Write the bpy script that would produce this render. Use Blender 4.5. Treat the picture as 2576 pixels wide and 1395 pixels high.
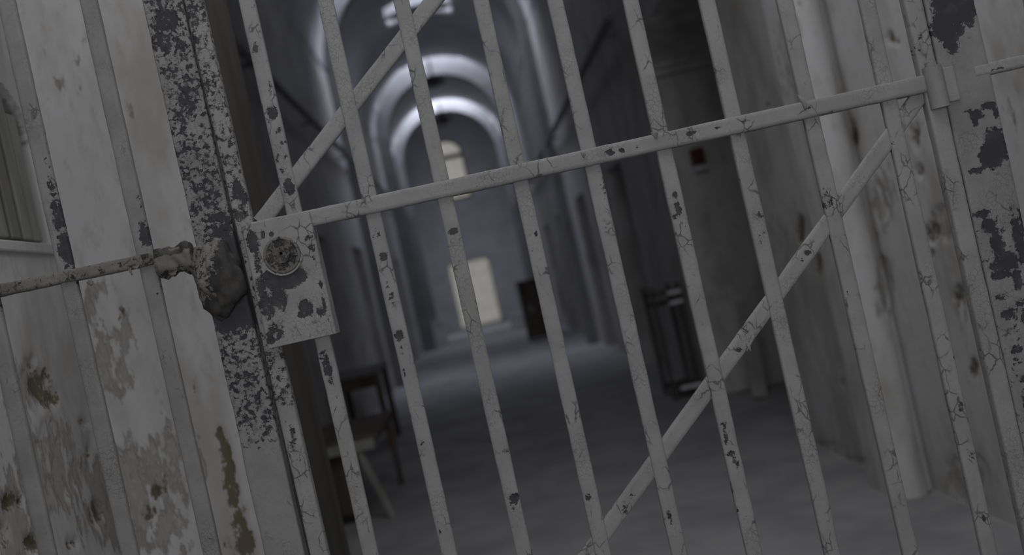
import bpy, bmesh, math, random
import numpy as np
from mathutils import Vector, Matrix
from mathutils.geometry import tessellate_polygon

for o in list(bpy.data.objects):
    bpy.data.objects.remove(o)
scene = bpy.context.scene
COL = scene.collection
random.seed(4)

# ------------------------------------------------------------------ camera
EYE = 1.15                      # eye height (m)
FPX = 2400.0                    # focal length in pixels of a 2576 px wide frame
ROLL = math.radians(12.65)      # camera tilted clockwise
SR, CR = math.sin(ROLL), math.cos(ROLL)
VPX, VPY = 1200.0, 715.0        # where the corridor axis meets the frame
PXM = 1462.0                    # pixels per metre at the gate
YG = FPX / PXM                  # distance to the gate
cam_d = bpy.data.cameras.new('camera')
cam = bpy.data.objects.new('camera', cam_d)
COL.objects.link(cam)
cam_d.sensor_width = 36.0
cam_d.lens = FPX / 2576.0 * 36.0
cam_d.shift_x = (1288.0 - VPX) / 2576.0
cam_d.shift_y = (VPY - 697.5) / 2576.0
cam_d.clip_start = 0.05
cam_d.clip_end = 200
cam.matrix_world = Matrix(((CR, SR, 0, 0), (0, 0, -1, 0), (-SR, CR, 0, EYE), (0, 0, 0, 1)))
cam_d.dof.use_dof = True
cam_d.dof.focus_distance = YG
cam_d.dof.aperture_fstop = 2.3
scene.camera = cam

# ------------------------------------------------------------------ light
scene.view_settings.view_transform = 'Standard'
scene.view_settings.look = 'None'
scene.view_settings.exposure = 0.0
scene.view_settings.gamma = 1.0
scene.view_settings.use_curve_mapping = False
cy = scene.cycles
cy.max_bounces, cy.diffuse_bounces, cy.glossy_bounces, cy.transmission_bounces = 4, 4, 1, 2
cy.adaptive_threshold = 0.05
world = bpy.data.worlds.new('overcast_sky')
scene.world = world
world.use_nodes = True
bg = world.node_tree.nodes['Background']
bg.inputs['Color'].default_value = (0.335, 0.332, 0.326, 1)
bg.inputs['Strength'].default_value = 1.0


def area(name, loc, rot, sx, sy, power, color):
    d = bpy.data.lights.new(name, 'AREA')
    d.shape = 'RECTANGLE'
    d.size, d.size_y, d.energy, d.color = sx, sy, power, color
    o = bpy.data.objects.new(name, d)
    o.location, o.rotation_euler = loc, rot
    COL.objects.link(o)
    return o


# added unseen fill lights over the entrance room and behind the camera
area('entrance_top_fill', (0.15, 0.70, 3.30), (0, 0, 0), 1.5, 1.2, 15.0, (0.985, 0.985, 1.0))
area('inner_top_fill', (0.35, 2.85, 3.30), (0, 0, 0), 1.4, 1.0, 12.5, (0.985, 0.985, 1.0))  # added to brighten the right wall and pier beyond the gate
area('rear_fill', (0.2, -6.15, 1.85), (math.radians(90), 0, 0), 2.0, 2.0, 80.0, (0.985, 0.985, 1.0))
# daylight dropping through the corridor skylights (y0, y1, power, half width)
SKY = [(8.6, 9.6, 8.0, 0.6), (12.75, 13.2, 88.0, 1.25), (15.3, 16.4, 26.0, 0.6), (19.45, 19.95, 72.0, 1.25), (23.95, 24.5, 140.0, 1.25)]
for (a, b, pw, hw) in SKY:
    area('corridor_skylight_daylight', (0.04, (a + b) / 2, 6.5), (0, 0, 0), 2 * hw, b - a, pw, (0.84, 0.87, 1.0))


# ------------------------------------------------------------------ helpers
def uv(px, py):
    """photo pixel -> (right, down) in pixels from the corridor's vanishing point, camera tilt removed"""
    dx, dy = px - VPX, py - VPY
    return dx * CR - dy * SR, dx * SR + dy * CR


def G(px, py):
    """photo pixel -> (x, z) in the plane of the gate"""
    u, v = uv(px, py)
    return u / PXM, EYE - v / PXM


def on_y(px, py, y):
    u, v = uv(px, py)
    return u * y / FPX, EYE - v * y / FPX


def on_x(px, py, x):
    u, v = uv(px, py)
    y = x * FPX / u
    return y, EYE - v * y / FPX


def sstep(a, b, x):
    t = np.clip((x - a) / (b - a), 0, 1)
    return t * t * (3 - 2 * t)


def _hash(ix, iy, iz, seed):
    h = (ix * 374761393 + iy * 668265263 + iz * 2147483647 + seed * 1274126177) & 0xFFFFFFFF
    h = ((h ^ (h >> 13)) * 1274126177) & 0xFFFFFFFF
    h = h ^ (h >> 16)
    return (h & 0xFFFF) / 65535.0


def vnoise(x, y, z, seed=0):
    x, y, z = np.asarray(x, float), np.asarray(y, float), np.asarray(z, float)
    ix, iy, iz = np.floor(x).astype(np.int64), np.floor(y).astype(np.int64), np.floor(z).astype(np.int64)
    fx, fy, fz = x - ix, y - iy, z - iz
    fx, fy, fz = fx * fx * (3 - 2 * fx), fy * fy * (3 - 2 * fy), fz * fz * (3 - 2 * fz)
    r = 0
    for a in (0, 1):
        for b in (0, 1):
            for c in (0, 1):
                w = (fx if a else 1 - fx) * (fy if b else 1 - fy) * (fz if c else 1 - fz)
                r = r + w * _hash(ix + a, iy + b, iz + c, seed)
    return r


def fbm(x, y, z, seed=0, octv=4):
    r, amp, tot = 0, 0.5, 0
    for k in range(octv):
        r = r + amp * vnoise(np.asarray(x) * 2 ** k, np.asarray(y) * 2 ** k, np.asarray(z) * 2 ** k, seed + k)
        tot += amp
        amp *= 0.5
    return r / tot


def link_mesh(name, verts, faces, mat, parent=None, smooth=False, attrs=None, sharp=None, loc=None):
    me = bpy.data.meshes.new(name)
    me.from_pydata([tuple(map(float, v)) for v in verts], [], [tuple(int(i) for i in f) for f in faces])
    if attrs:
        for k, a in attrs.items():
            at = me.attributes.new(k, 'FLOAT', 'POINT')
            at.data.foreach_set('value', np.asarray(a, dtype=np.float32))
    if smooth:
        me.polygons.foreach_set('use_smooth', [True] * len(me.polygons))
        if sharp:
            me.set_sharp_from_angle(angle=sharp)
    me.materials.append(mat)
    me.update()
    o = bpy.data.objects.new(name, me)
    COL.objects.link(o)
    if parent:
        o.parent = parent
    if loc is not None:
        o.location = loc
    return o


def tag(o, label, cat, group=None, kind=None):
    o['label'] = label
    o['category'] = cat
    if group:
        o['group'] = group
    if kind:
        o['kind'] = kind
    return o


def empty(name, loc):
    o = bpy.data.objects.new(name, None)
    o.location = loc
    o.empty_display_size = 0.1
    COL.objects.link(o)
    return o


class MB:
    """collects simple solids into one mesh"""
    def __init__(self):
        self.v, self.f = [], []

    def box(self, x0, x1, y0, y1, z0, z1):
        n = len(self.v)
        self.v += [(x0, y0, z0), (x1, y0, z0), (x1, y1, z0), (x0, y1, z0), (x0, y0, z1), (x1, y0, z1), (x1, y1, z1), (x0, y1, z1)]
        self.f += [tuple(n + i for i in q) for q in ((0, 3, 2, 1), (4, 5, 6, 7), (0, 1, 5, 4), (1, 2, 6, 5), (2, 3, 7, 6), (3, 0, 4, 7))]
        return self

    def beam(self, p, q, w, d, up=(0, 1, 0)):
        p, q = Vector(p), Vector(q)
        a = (q - p).normalized()
        u = Vector(up)
        s = a.cross(u).normalized()
        t = s.cross(a).normalized()
        n = len(self.v)
        for c in (p, q):
            for i, j in ((-1, -1), (1, -1), (1, 1), (-1, 1)):
                self.v.append(tuple(c + s * (i * w / 2) + t * (j * d / 2)))
        self.f += [tuple(n + i for i in k) for k in ((0, 1, 2, 3), (7, 6, 5, 4), (0, 4, 5, 1), (1, 5, 6, 2), (2, 6, 7, 3), (3, 7, 4, 0))]
        return self

    def tube(self, p, q, r0, r1=None, seg=16, cap=True):
        r1 = r0 if r1 is None else r1
        p, q = Vector(p), Vector(q)
        a = (q - p).normalized()
        s = a.orthogonal().normalized()
        t = a.cross(s)
        n = len(self.v)
        for c, r in ((p, r0), (q, r1)):
            for i in range(seg):
                th = 2 * math.pi * i / seg
                self.v.append(tuple(c + s * (r * math.cos(th)) + t * (r * math.sin(th))))
        for i in range(seg):
            j = (i + 1) % seg
            self.f.append((n + i, n + j, n + seg + j, n + seg + i))
        if cap:
            self.f.append(tuple(n + i for i in reversed(range(seg))))
            self.f.append(tuple(n + seg + i for i in range(seg)))
        return self

    def build(self, name, mat, parent=None, smooth=False, bevel=0.0, base=(0, 0, 0), peel=None):
        b = Vector(base)
        o = link_mesh(name, [tuple(Vector(v) - b) for v in self.v], self.f, mat, parent, smooth, sharp=0.6 if smooth else None, attrs={'peel': [peel] * len(self.v)} if peel is not None else None)
        if not parent:
            o.location = b
        if bevel:
            m = o.modifiers.new('bevel', 'BEVEL')
            m.width, m.segments = bevel, 2
        return o


# ------------------------------------------------------------------ materials
class NT:
    def __init__(self, name):
        self.m = bpy.data.materials.new(name)
        self.m.use_nodes = True
        self.t = self.m.node_tree
        self.b = self.t.nodes['Principled BSDF']
        self.tc = self.t.nodes.new('ShaderNodeTexCoord').outputs['Object']

    def val(self, sock, v):
        if hasattr(v, 'is_output'):
            self.t.links.new(v, sock)
        else:
            sock.default_value = v

    def math(self, op, a, b=0.0, clamp=False):
        n = self.t.nodes.new('ShaderNodeMath')
        n.operation, n.use_clamp = op, clamp
        self.val(n.inputs[0], a)
        self.val(n.inputs[1], b)
        return n.outputs[0]

    def scale(self, sx, sy, sz, src=None):
        n = self.t.nodes.new('ShaderNodeMapping')
        n.inputs['Scale'].default_value = (sx, sy, sz)
        self.t.links.new(src or self.tc, n.inputs['Vector'])
        return n.outputs[0]

    def noise(self, s, detail=3, rough=0.55, vec=None, dist=0.0):
        n = self.t.nodes.new('ShaderNodeTexNoise')
        n.inputs['Scale'].default_value = s
        n.inputs['Detail'].default_value = detail
        n.inputs['Roughness'].default_value = rough
        n.inputs['Distortion'].default_value = dist
        self.t.links.new(vec or self.tc, n.inputs['Vector'])
        return n.outputs[0]

    def edge(self, s, vec=None):
        n = self.t.nodes.new('ShaderNodeTexVoronoi')
        n.feature = 'DISTANCE_TO_EDGE'
        n.inputs['Scale'].default_value = s
        self.t.links.new(vec or self.tc, n.inputs['Vector'])
        return n.outputs[0]

    def attr(self, name):
        n = self.t.nodes.new('ShaderNodeAttribute')
        n.attribute_name = name
        return n.outputs['Fac']

    def ramp(self, v, a, b, lo=0.0, hi=1.0):
        n = self.t.nodes.new('ShaderNodeMapRange')
        n.interpolation_type = 'SMOOTHSTEP'
        self.val(n.inputs['Value'], v)
        n.inputs['From Min'].default_value, n.inputs['From Max'].default_value = a, b
        n.inputs['To Min'].default_value, n.inputs['To Max'].default_value = lo, hi
        return n.outputs[0]

    def mix(self, f, a, b):
        n = self.t.nodes.new('ShaderNodeMix')
        n.data_type = 'RGBA'
        self.val(n.inputs[0], f)
        for s, c in ((n.inputs[6], a), (n.inputs[7], b)):
            self.val(s, c if hasattr(c, 'is_output') else (*c, 1))
        return n.outputs[2]

    def distort(self, s, amt):
        n = self.t.nodes.new('ShaderNodeTexNoise')
        n.inputs['Scale'].default_value = s
        self.t.links.new(self.tc, n.inputs['Vector'])
        v = self.t.nodes.new('ShaderNodeVectorMath')
        v.operation = 'MULTIPLY_ADD'
        self.t.links.new(n.outputs['Color'], v.inputs[0])
        v.inputs[1].default_value = (amt,) * 3
        self.t.links.new(self.tc, v.inputs[2])
        return v.outputs[0]

    def bump(self, h, dist, strength=1.0):
        n = self.t.nodes.new('ShaderNodeBump')
        n.inputs['Distance'].default_value = dist
        n.inputs['Strength'].default_value = strength
        self.t.links.new(h, n.inputs['Height'])
        self.t.links.new(n.outputs[0], self.b.inputs['Normal'])

    def out(self, col, rough=0.7, spec=0.3, metal=0.0):
        self.val(self.b.inputs['Base Color'], col if hasattr(col, 'is_output') else (*col, 1))
        self.val(self.b.inputs['Roughness'], rough)
        self.b.inputs['Specular IOR Level'].default_value = spec
        self.b.inputs['Metallic'].default_value = metal
        return self.m


def mat_paint(name, paint, paint2, metal, metal2, grain=150, crack=0.5, chip=120):
    n = NT(name)
    att = n.attr('peel')
    n1, n2 = n.noise(grain, 4, 0.7), n.noise(grain * 2.6, 2)
    ch = n.t.nodes.new('ShaderNodeTexVoronoi')
    ch.inputs['Scale'].default_value = chip
    n.t.links.new(n.distort(grain, 0.006), ch.inputs['Vector'])
    sp = n.t.nodes.new('ShaderNodeSeparateColor')
    n.t.links.new(ch.outputs['Color'], sp.inputs[0])
    m = n.math('ADD', att, n.math('MULTIPLY', n.math('SUBTRACT', n1, 0.5), 1.0))
    m = n.math('ADD', m, n.math('MULTIPLY', n.math('SUBTRACT', sp.outputs[0], 0.5), 0.3))
    m = n.math('ADD', m, n.math('MULTIPLY', n.math('SUBTRACT', n2, 0.5), 0.3))
    mask = n.ramp(m, 0.47, 0.56)
    ed = n.edge(48, n.scale(1.0, 1.0, 0.62, n.distort(60, 0.012)))
    cm = n.ramp(n.noise(16, 3), crack, crack + 0.12)
    line = n.math('MULTIPLY', n.ramp(ed, 0.012, 0.055, 1, 0), cm)
    ed2 = n.edge(120, n.distort(90, 0.008))
    line2 = n.math('MULTIPLY', n.math('MULTIPLY', n.ramp(ed2, 0.01, 0.08, 1, 0), n.ramp(n.noise(9, 2), 0.5, 0.62)), 0.35)
    pc = n.mix(n.ramp(n.noise(14, 4), 0.35, 0.68), paint, paint2)
    pc = n.mix(n.math('MULTIPLY', n.ramp(n.noise(230, 2), 0.5, 0.75), 0.35), pc, tuple(c * 0.78 for c in paint2))
    mc = n.mix(n.ramp(n.noise(40, 4), 0.45, 0.7), metal, metal2)
    dark = n.math('MAXIMUM', mask, n.math('MAXIMUM', n.math('MULTIPLY', line, 0.75), line2))
    worn = n.ramp(n.math('ADD', att, n.math('MULTIPLY', n.math('SUBTRACT', n1, 0.5), 1.2)), 0.45, 0.6, 1, 0)
    n.bump(worn, 0.0016, 0.7)
    return n.out(n.mix(dark, pc, mc), 0.62, 0.25)


def mat_plaster(name, pale, stain, under, deep):
    n = NT(name)
    peel, gash = n.attr('peel'), n.attr('gash')
    tall = n.scale(1, 1, 0.38)
    na, nb, nc = n.noise(5, 4, 0.62, tall), n.noise(30, 4, 0.65, tall), 0.5
    m = n.math('ADD', peel, n.math('MULTIPLY', n.math('SUBTRACT', nb, 0.5), 1.3))
    mask = n.ramp(m, 0.42, 0.62)
    col = n.mix(n.math('MULTIPLY', n.ramp(na, 0.43, 0.66), 0.7), pale, stain)
    col = n.mix(n.math('MULTIPLY', n.ramp(nb, 0.52, 0.72), 0.45), col, stain)
    und = n.mix(n.ramp(nb, 0.5, 0.72), under, stain)
    und = n.mix(n.ramp(n.noise(16, 3, 0.68, n.scale(1, 1, 0.4)), 0.58, 0.76), und, deep)
    rim = n.math('MULTIPLY', n.math('MULTIPLY', mask, n.math('SUBTRACT', 1.0, mask)), 2.2)
    col = n.mix(mask, col, und)
    col = n.mix(rim, col, tuple(c * 0.62 for c in stain))
    col = n.mix(n.math('MULTIPLY', n.ramp(n.noise(42, 3, 0.72, n.scale(1, 1, 0.3)), 0.54, 0.70), n.math('MULTIPLY', mask, 0.6)), col, pale)
    rag = n.noise(75, 2, 0.75, n.scale(1, 1, 0.55))
    gm = n.math('ADD', gash, n.math('MULTIPLY', n.math('SUBTRACT', nb, 0.5), 1.2))
    g = n.ramp(n.math('ADD', gm, n.math('MULTIPLY', n.math('SUBTRACT', rag, 0.5), 1.5)), 0.42, 0.75)
    col = n.mix(g, col, deep)
    n.bump(n.math('ADD', n.math('MULTIPLY', n.math('SUBTRACT', 1.0, mask), 0.6), n.math('MULTIPLY', nb, 0.5)), 0.006, 0.6)
    return n.out(col, 0.88, 0.15)


def mat_plain(name, a, b, s=8, rough=0.8, spec=0.2, bump=0.0, stretch=(1, 1, 1), metal=0.0):
    n = NT(name)
    v = n.scale(*stretch)
    x = n.noise(s, 4, 0.6, v)
    if bump:
        n.bump(n.noise(s * 5, 4, 0.6, v), bump, 0.6)
    return n.out(n.mix(n.ramp(x, 0.35, 0.68), a, b), rough, spec, metal)


def mat_glass(name):
    n = NT(name)
    t = n.t
    tr = t.nodes.new('ShaderNodeBsdfTransparent')
    dust = n.mix(n.ramp(n.noise(6, 3), 0.35, 0.7), (0.97, 0.965, 0.94), (0.86, 0.85, 0.82))
    t.links.new(dust, tr.inputs['Color'])
    gl = t.nodes.new('ShaderNodeBsdfGlossy')
    gl.inputs['Roughness'].default_value = 0.25
    mx = t.nodes.new('ShaderNodeMixShader')
    mx.inputs[0].default_value = 0.04
    t.links.new(tr.outputs[0], mx.inputs[1])
    t.links.new(gl.outputs[0], mx.inputs[2])
    t.links.new(mx.outputs[0], t.nodes['Material Output'].inputs['Surface'])
    return n.m


M = {}
M['paint'] = mat_paint('cracked_grey_paint', (0.315, 0.313, 0.31), (0.265, 0.263, 0.26), (0.05, 0.05, 0.056), (0.08, 0.078, 0.078))
M['post_paint'] = mat_paint('flaking_post_paint', (0.27, 0.269, 0.268), (0.22, 0.219, 0.218), (0.045, 0.046, 0.052), (0.065, 0.065, 0.07), grain=120, crack=0.6, chip=150)
M['rust'] = mat_paint('rusted_iron', (0.22, 0.215, 0.205), (0.15, 0.145, 0.135), (0.04, 0.04, 0.042), (0.075, 0.068, 0.058), grain=150, crack=0.5)
M['plaster'] = mat_plaster('peeling_plaster', (0.56, 0.56, 0.57), (0.35, 0.33, 0.30), (0.40, 0.385, 0.36), (0.155, 0.133, 0.10))
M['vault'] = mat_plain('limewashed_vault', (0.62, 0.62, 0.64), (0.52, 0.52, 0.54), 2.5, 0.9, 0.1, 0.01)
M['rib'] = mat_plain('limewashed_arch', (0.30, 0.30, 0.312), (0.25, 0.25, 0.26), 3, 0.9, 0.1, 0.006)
M['floor'] = mat_plain('dusty_concrete', (0.36, 0.358, 0.368), (0.27, 0.27, 0.28), 2.2, 0.85, 0.2, 0.006)
M['ceiling'] = mat_plain('old_ceiling_plaster', (0.45, 0.45, 0.45), (0.36, 0.36, 0.35), 3, 0.9)
M['dark_wood'] = mat_plain('dark_brown_wood', (0.13, 0.11, 0.09), (0.07, 0.06, 0.05), 10, 0.7, 0.2, 0.002, (1, 1, 0.15))
M['slat'] = mat_plain('weathered_slat_wood', (0.34, 0.34, 0.325), (0.20, 0.198, 0.18), 9, 0.85, 0.1, 0.003, (1, 1, 0.18))
M['pale_wood'] = mat_plain('pale_timber', (0.42, 0.42, 0.42), (0.32, 0.32, 0.31), 12, 0.7, 0.2, 0.001, (1, 1, 0.2))
M['dark_iron'] = mat_plain('dark_iron', (0.06, 0.06, 0.065), (0.035, 0.035, 0.04), 14, 0.55, 0.4)
M['pipe'] = mat_plain('old_painted_pipe', (0.22, 0.22, 0.23), (0.16, 0.16, 0.17), 9, 0.6, 0.3)
M['jamb_shade_stand'] = mat_plain('jamb_shade_and_stand_brown', (0.085, 0.08, 0.075), (0.06, 0.056, 0.052), 10, 0.75, 0.15, 0.002, (1, 1, 0.15))  # dark tone carries the left jamb's shade; also colours the metal stand
M['white'] = mat_plain('white_enamel', (0.75, 0.75, 0.78), (0.62, 0.62, 0.65), 12, 0.35, 0.5)
M['red'] = mat_plain('red_enamel', (0.11, 0.025, 0.022), (0.08, 0.02, 0.02), 20, 0.4, 0.4)
M['glass'] = mat_glass('dusty_glass')
M['grille'] = mat_plain('pale_wire', (0.55, 0.55, 0.52), (0.45, 0.45, 0.43), 20, 0.6)


# ------------------------------------------------------------------ the setting: walls along both sides
def blob_field(px_list, x, y, fallback=0.0):
    f = np.full(np.shape(x), float(fallback))
    for (bx, by, rx, ry, a) in px_list:
        d = ((x - bx) / rx) ** 2 + ((y - by) / ry) ** 2
        f = np.maximum(f, a * 0.95 * np.clip(1.1 - 0.6 * d, 0, 1))
    return f


def resample(pts, fine):
    out = []
    for (p, q) in zip(pts[:-1], pts[1:]):
        p, q = np.array(p), np.array(q)
        L = np.linalg.norm(q - p)
        t, ts = 0.0, [0.0]
        while t < L - 1e-6:
            y = (p + (q - p) * t / L)[1]
            t = min(L, t + fine(y))
            if L - t < fine(y) * 0.3:
                t = L
            ts.append(t)
        for k in ts[:-1]:
            out.append((p + (q - p) * k / L, (q - p) / L))
    out.append((np.array(pts[-1]), out[-1][1]))
    return out


def fine(y):
    return 0.016 if 2.4 <= y <= 5.3 else (0.03 if 5.3 < y < 7.4 else (0.25 if y < 2.4 else 0.075))


ZS = np.concatenate([np.arange(0, 2.2, 0.0105), np.arange(2.2, 2.75, 0.02), np.arange(2.75, 4.5, 0.07), [4.5]])


def wall(name, pts, side, field, fine):
    R = resample(pts, fine)
    P = np.array([r[0] for r in R])
    D = np.array([r[1] for r in R])
    N = np.stack([D[:, 1], -D[:, 0]], 1) * side
    N2 = N.copy()
    N2[1:] += N[:-1]
    ln = np.linalg.norm(N2, axis=1, keepdims=True)
    N2 = N2 / ln * np.where(ln > 1.9, 1.0, 1.41)
    nx, nz = len(P), len(ZS)
    X = np.repeat(P[:, 0], nz).reshape(nx, nz)
    Y = np.repeat(P[:, 1], nz).reshape(nx, nz)
    Z = np.tile(ZS, nx).reshape(nx, nz)
    disp, peel, gash = field(X, Y, Z)
    X = X + N2[:, 0:1] * disp
    Y = Y + N2[:, 1:2] * disp
    V = np.stack([X.ravel(), Y.ravel(), Z.ravel()], 1)
    idx = np.arange(nx * nz).reshape(nx, nz)
    a, b, c, d = idx[:-1, :-1].ravel(), idx[1:, :-1].ravel(), idx[1:, 1:].ravel(), idx[:-1, 1:].ravel()
    F = np.stack([a, b, c, d], 1) if side < 0 else np.stack([a, d, c, b], 1)
    return link_mesh(name, V, F.tolist(), M['plaster'], None, True, {'peel': peel.ravel(), 'gash': gash.ravel()}, sharp=0.9)


XL0, XLP, XL1 = -0.915, -0.53, -1.40       # entrance wall, jamb, corridor wall (left)
YL0, YL1 = 2.20, 2.62                      # front and back of the left jamb
XR0, XRP, XR1 = 1.535, 1.375, 1.475        # the same on the right
YP0, YP1 = 3.61, 3.86                      # pier front and back
YEND = 26.0
CELL_L = [9.3, 12.2, 15.1, 18.0, 21.9]
CELL_R = [9.0, 11.9, 14.8, 17.7, 21.6]


def cells(Y, Z, centres):
    m = np.zeros_like(Y)
    for c in centres:
        m = np.maximum(m, ((np.abs(Y - c) < 0.45) & (Z < 1.95)).astype(float))
    return m


def photo_px(X, Y, Z):
    u, v = X * FPX / np.maximum(Y, 0.2), (EYE - Z) * FPX / np.maximum(Y, 0.2)
    return VPX + u * CR + v * SR, VPY - u * SR + v * CR


L_PEEL = [  # wear of the left plaster, measured on its own face: x, y, rx, ry, amount
    (120, 1190, 130, 150, 0.62), (60, 1000, 55, 110, 0.6), (250, 760, 45, 90, 0.55), (290, 900, 70, 150, 0.55),
    (300, 1240, 130, 180, 0.62), (420, 1160, 60, 210, 0.55), (430, 1330, 80, 100, 0.6), (500, 1180, 40, 160, 0.5),
    (20, 1330, 120, 130, 0.7), (330, 300, 50, 80, 0.34), (170, 170, 90, 150, 0.36), (420, 190, 60, 200, 0.33)]
L_GASH = [(105, 965, 28, 40, 0.9), (130, 1000, 22, 30, 0.9), (85, 915, 10, 30, 0.7), (553, 1095, 13, 26, 1), (565, 1140, 17, 40, 1), (576, 1195, 18, 45, 1),
          (587, 1250, 18, 45, 0.95), (600, 1310, 21, 50, 0.95), (615, 1375, 27, 50, 0.95), (487, 975, 6, 32, 0.8), (497, 1010, 6, 20, 0.6),
          (390, 1240, 16, 26, 0.8), (375, 1290, 20, 30, 0.75), (415, 1215, 9, 30, 0.7), (245, 1290, 20, 40, 0.7), (85, 1365, 22, 24, 0.8), (180, 1365, 20, 16, 0.7),
          (25, 1260, 16, 30, 0.75), (55, 1262, 8, 20, 0.7), (300, 790, 12, 26, 0.6), (345, 860, 10, 22, 0.5), (228, 1135, 5, 26, 0.8), (10, 1340, 22, 40, 0.7),
          (570, 1365, 8, 18, 0.7), (285, 1240, 10, 26, 0.5), (210, 1062, 22, 14, 0.55)]
NICHE = (1.60, 2.185, 1.435)


def field_left(X, Y, Z):
    px, py = photo_px(X, Y, Z)
    near = (Y < 2.7) & (X > -1.0)
    peel = blob_field(L_PEEL, px, py, 0.12) * near + 0.25 * (~near)
    gash = blob_field(L_GASH, px, py, 0.0) * near
    n = fbm(X * 16, Y * 16, Z * 5, 3)
    disp = 0.010 * (fbm(X * 4, Y * 4, Z * 1.6, 9, 3) - 0.5) - 0.005 * sstep(0.42, 0.5, peel + 0.8 * (n - 0.5)) - 0.008 * sstep(0.4, 0.6, gash + 0.3 * (n - 0.5)) + 0.006 * (n - 0.5)
    y0, y1, z0 = NICHE
    yc, r = (y0 + y1) / 2, (y1 - y0) / 2
    top = 1.66 + 0.18 * np.sqrt(np.clip(1 - ((Y - yc) / r) ** 2, 0, 1))
    nm = ((Y > y0) & (Y < y1) & (Z > z0) & (Z < top) & (X < XL0 + 0.02)).astype(float)
    disp = disp - 0.04 * nm - 0.32 * cells(Y, Z, CELL_L)
    return disp, peel, gash


R_PEEL = [(2370, 560, 40, 60, 0.56), (2225, 500, 40, 110, 0.54), (2225, 720, 34, 120, 0.56), (1990, 150, 60, 200, 0.42), (1960, 600, 60, 160, 0.38), (2430, 1200, 70, 80, 0.55), (2420, 760, 40, 80, 0.48), (2300, 300, 30, 80, 0.5),
          (2540, 240, 40, 120, 0.4), (2150, 330, 20, 60, 0.5)]
R_GASH = [(2345, 590, 20, 36, 0.6), (2345, 640, 10, 24, 0.5), (2315, 430, 9, 20, 0.7), (2305, 345, 9, 40, 0.7), (2240, 95, 7, 16, 0.8), (2250, 105, 14, 5, 0.6),
          (2013, 575, 11, 40, 0.75), (2060, 670, 8, 40, 0.6), (2150, 350, 10, 30, 0.6), (2330, 1262, 30, 7, 0.9), (2300, 1266, 24, 6, 0.7), (2120, 965, 6, 20, 0.5), (2450, 925, 14, 36, 0.5),
          (2410, 745, 14, 30, 0.55), (1930, 265, 8, 9, 0.5), (2075, 1120, 60, 20, 0.4), (2150, 1160, 60, 20, 0.4)]
ALC = (5.03, 6.83)


def field_right(X, Y, Z):
    px, py = photo_px(X, Y, Z)
    near = (Y < 5.1) & (X > 0)
    peel = blob_field(R_PEEL, px, py, 0.14) * near + 0.28 * (~near)
    gash = 1.25 * blob_field(R_GASH, px, py, 0.0) * near
    n = fbm(X * 9, Y * 9, Z * 3.2, 5)
    disp = 0.014 * (fbm(X * 2.2, Y * 2.2, Z * 1.1, 13, 3) - 0.5) - 0.008 * sstep(0.42, 0.5, peel + 0.5 * (n - 0.5)) - 0.010 * sstep(0.4, 0.6, gash) + 0.006 * (n - 0.5)
    y0, y1 = ALC
    yc, r = (y0 + y1) / 2, (y1 - y0) / 2
    top = 2.30 + 0.30 * np.sqrt(np.clip(1 - ((Y - yc) / r) ** 2, 0, 1))
    al = ((Y > y0) & (Y < y1) & (Z < top) & (Z > -0.01)).astype(float)
    disp = disp - 0.95 * al - 0.32 * cells(Y, Z, CELL_R)
    return disp, peel, gash


wl = wall('wall_left', [(XL0, -6.3), (XL0, YL0), (XLP, YL0), (XLP, YL1), (XL1, YL1), (XL1, YEND)], 1, field_left, lambda y: 0.008 if 1.7 <= y <= 2.65 else (0.25 if y < 1.7 else 0.09))
tag(wl, 'peeling pale plaster wall and pier behind the left fixed bars', 'wall', kind='structure')
# the right pier is a half-round shaft set off from the wall by a narrow groove
PIER = [(XR0, YP0 + 0.06), (XR0 - 0.022, YP0 + 0.06)]
for k in range(13):
    th = math.pi * k / 12
    PIER.append(((XR0 - 0.022 + XRP) / 2 + (XR0 - 0.022 - XRP) / 2 * math.cos(th), YP0 + 0.055 - 0.065 * math.sin(th)))
wr = wall('wall_right', [(XR0, -6.3)] + PIER + [(XRP, YP1), (XR1, YP1), (XR1, YEND)], -1, field_right, fine)
tag(wr, 'stained plaster wall and pier to the right behind the gate', 'wall', kind='structure')

# floor
nx, ny = 24, 120
fv = [(-2.6 + 5.4 * i / nx, -6.5 + 32.7 * j / ny, 0.004 * (float(vnoise(i * 1.3, j * 0.9, 0, 21)) - 1)) for j in range(ny + 1) for i in range(nx + 1)]
ff = [(j * (nx + 1) + i, j * (nx + 1) + i + 1, (j + 1) * (nx + 1) + i + 1, (j + 1) * (nx + 1) + i) for j in range(ny) for i in range(nx)]
fl = link_mesh('floor', fv, ff, M['floor'], smooth=True)
tag(fl, 'dusty grey concrete floor running down the corridor', 'floor', kind='structure')

# entrance ceiling with openings added for the top fills, the lintel wall over the corridor mouth, rear wall with a hole added for the rear fill
c = MB()
c.box(-1.6, -0.62, -6.4, 3.9, 3.2, 3.35).box(0.92, 1.6, -6.4, 2.34, 3.2, 3.35).box(1.06, 1.6, 2.34, 3.36, 3.2, 3.35).box(0.92, 1.6, 3.36, 3.9, 3.2, 3.35).box(-0.62, 0.92, 1.32, 2.34, 3.2, 3.35).box(-0.62, -0.36, 2.34, 3.36, 3.2, 3.35).box(-0.62, 0.92, 3.36, 3.9, 3.2, 3.35).box(-0.62, 0.92, -6.4, 0.08, 3.2, 3.35)
tag(c.build('ceiling', M['ceiling']), 'low plaster ceiling of the entrance room with holes added for fill lights', 'ceiling', kind='structure')
c = MB().box(-1.6, 1.6, 3.72, 3.9, 3.35, 6.2)
tag(c.build('wall_lintel', M['ceiling']), 'plaster wall over the mouth of the corridor', 'wall', kind='structure')
c = MB()
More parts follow.
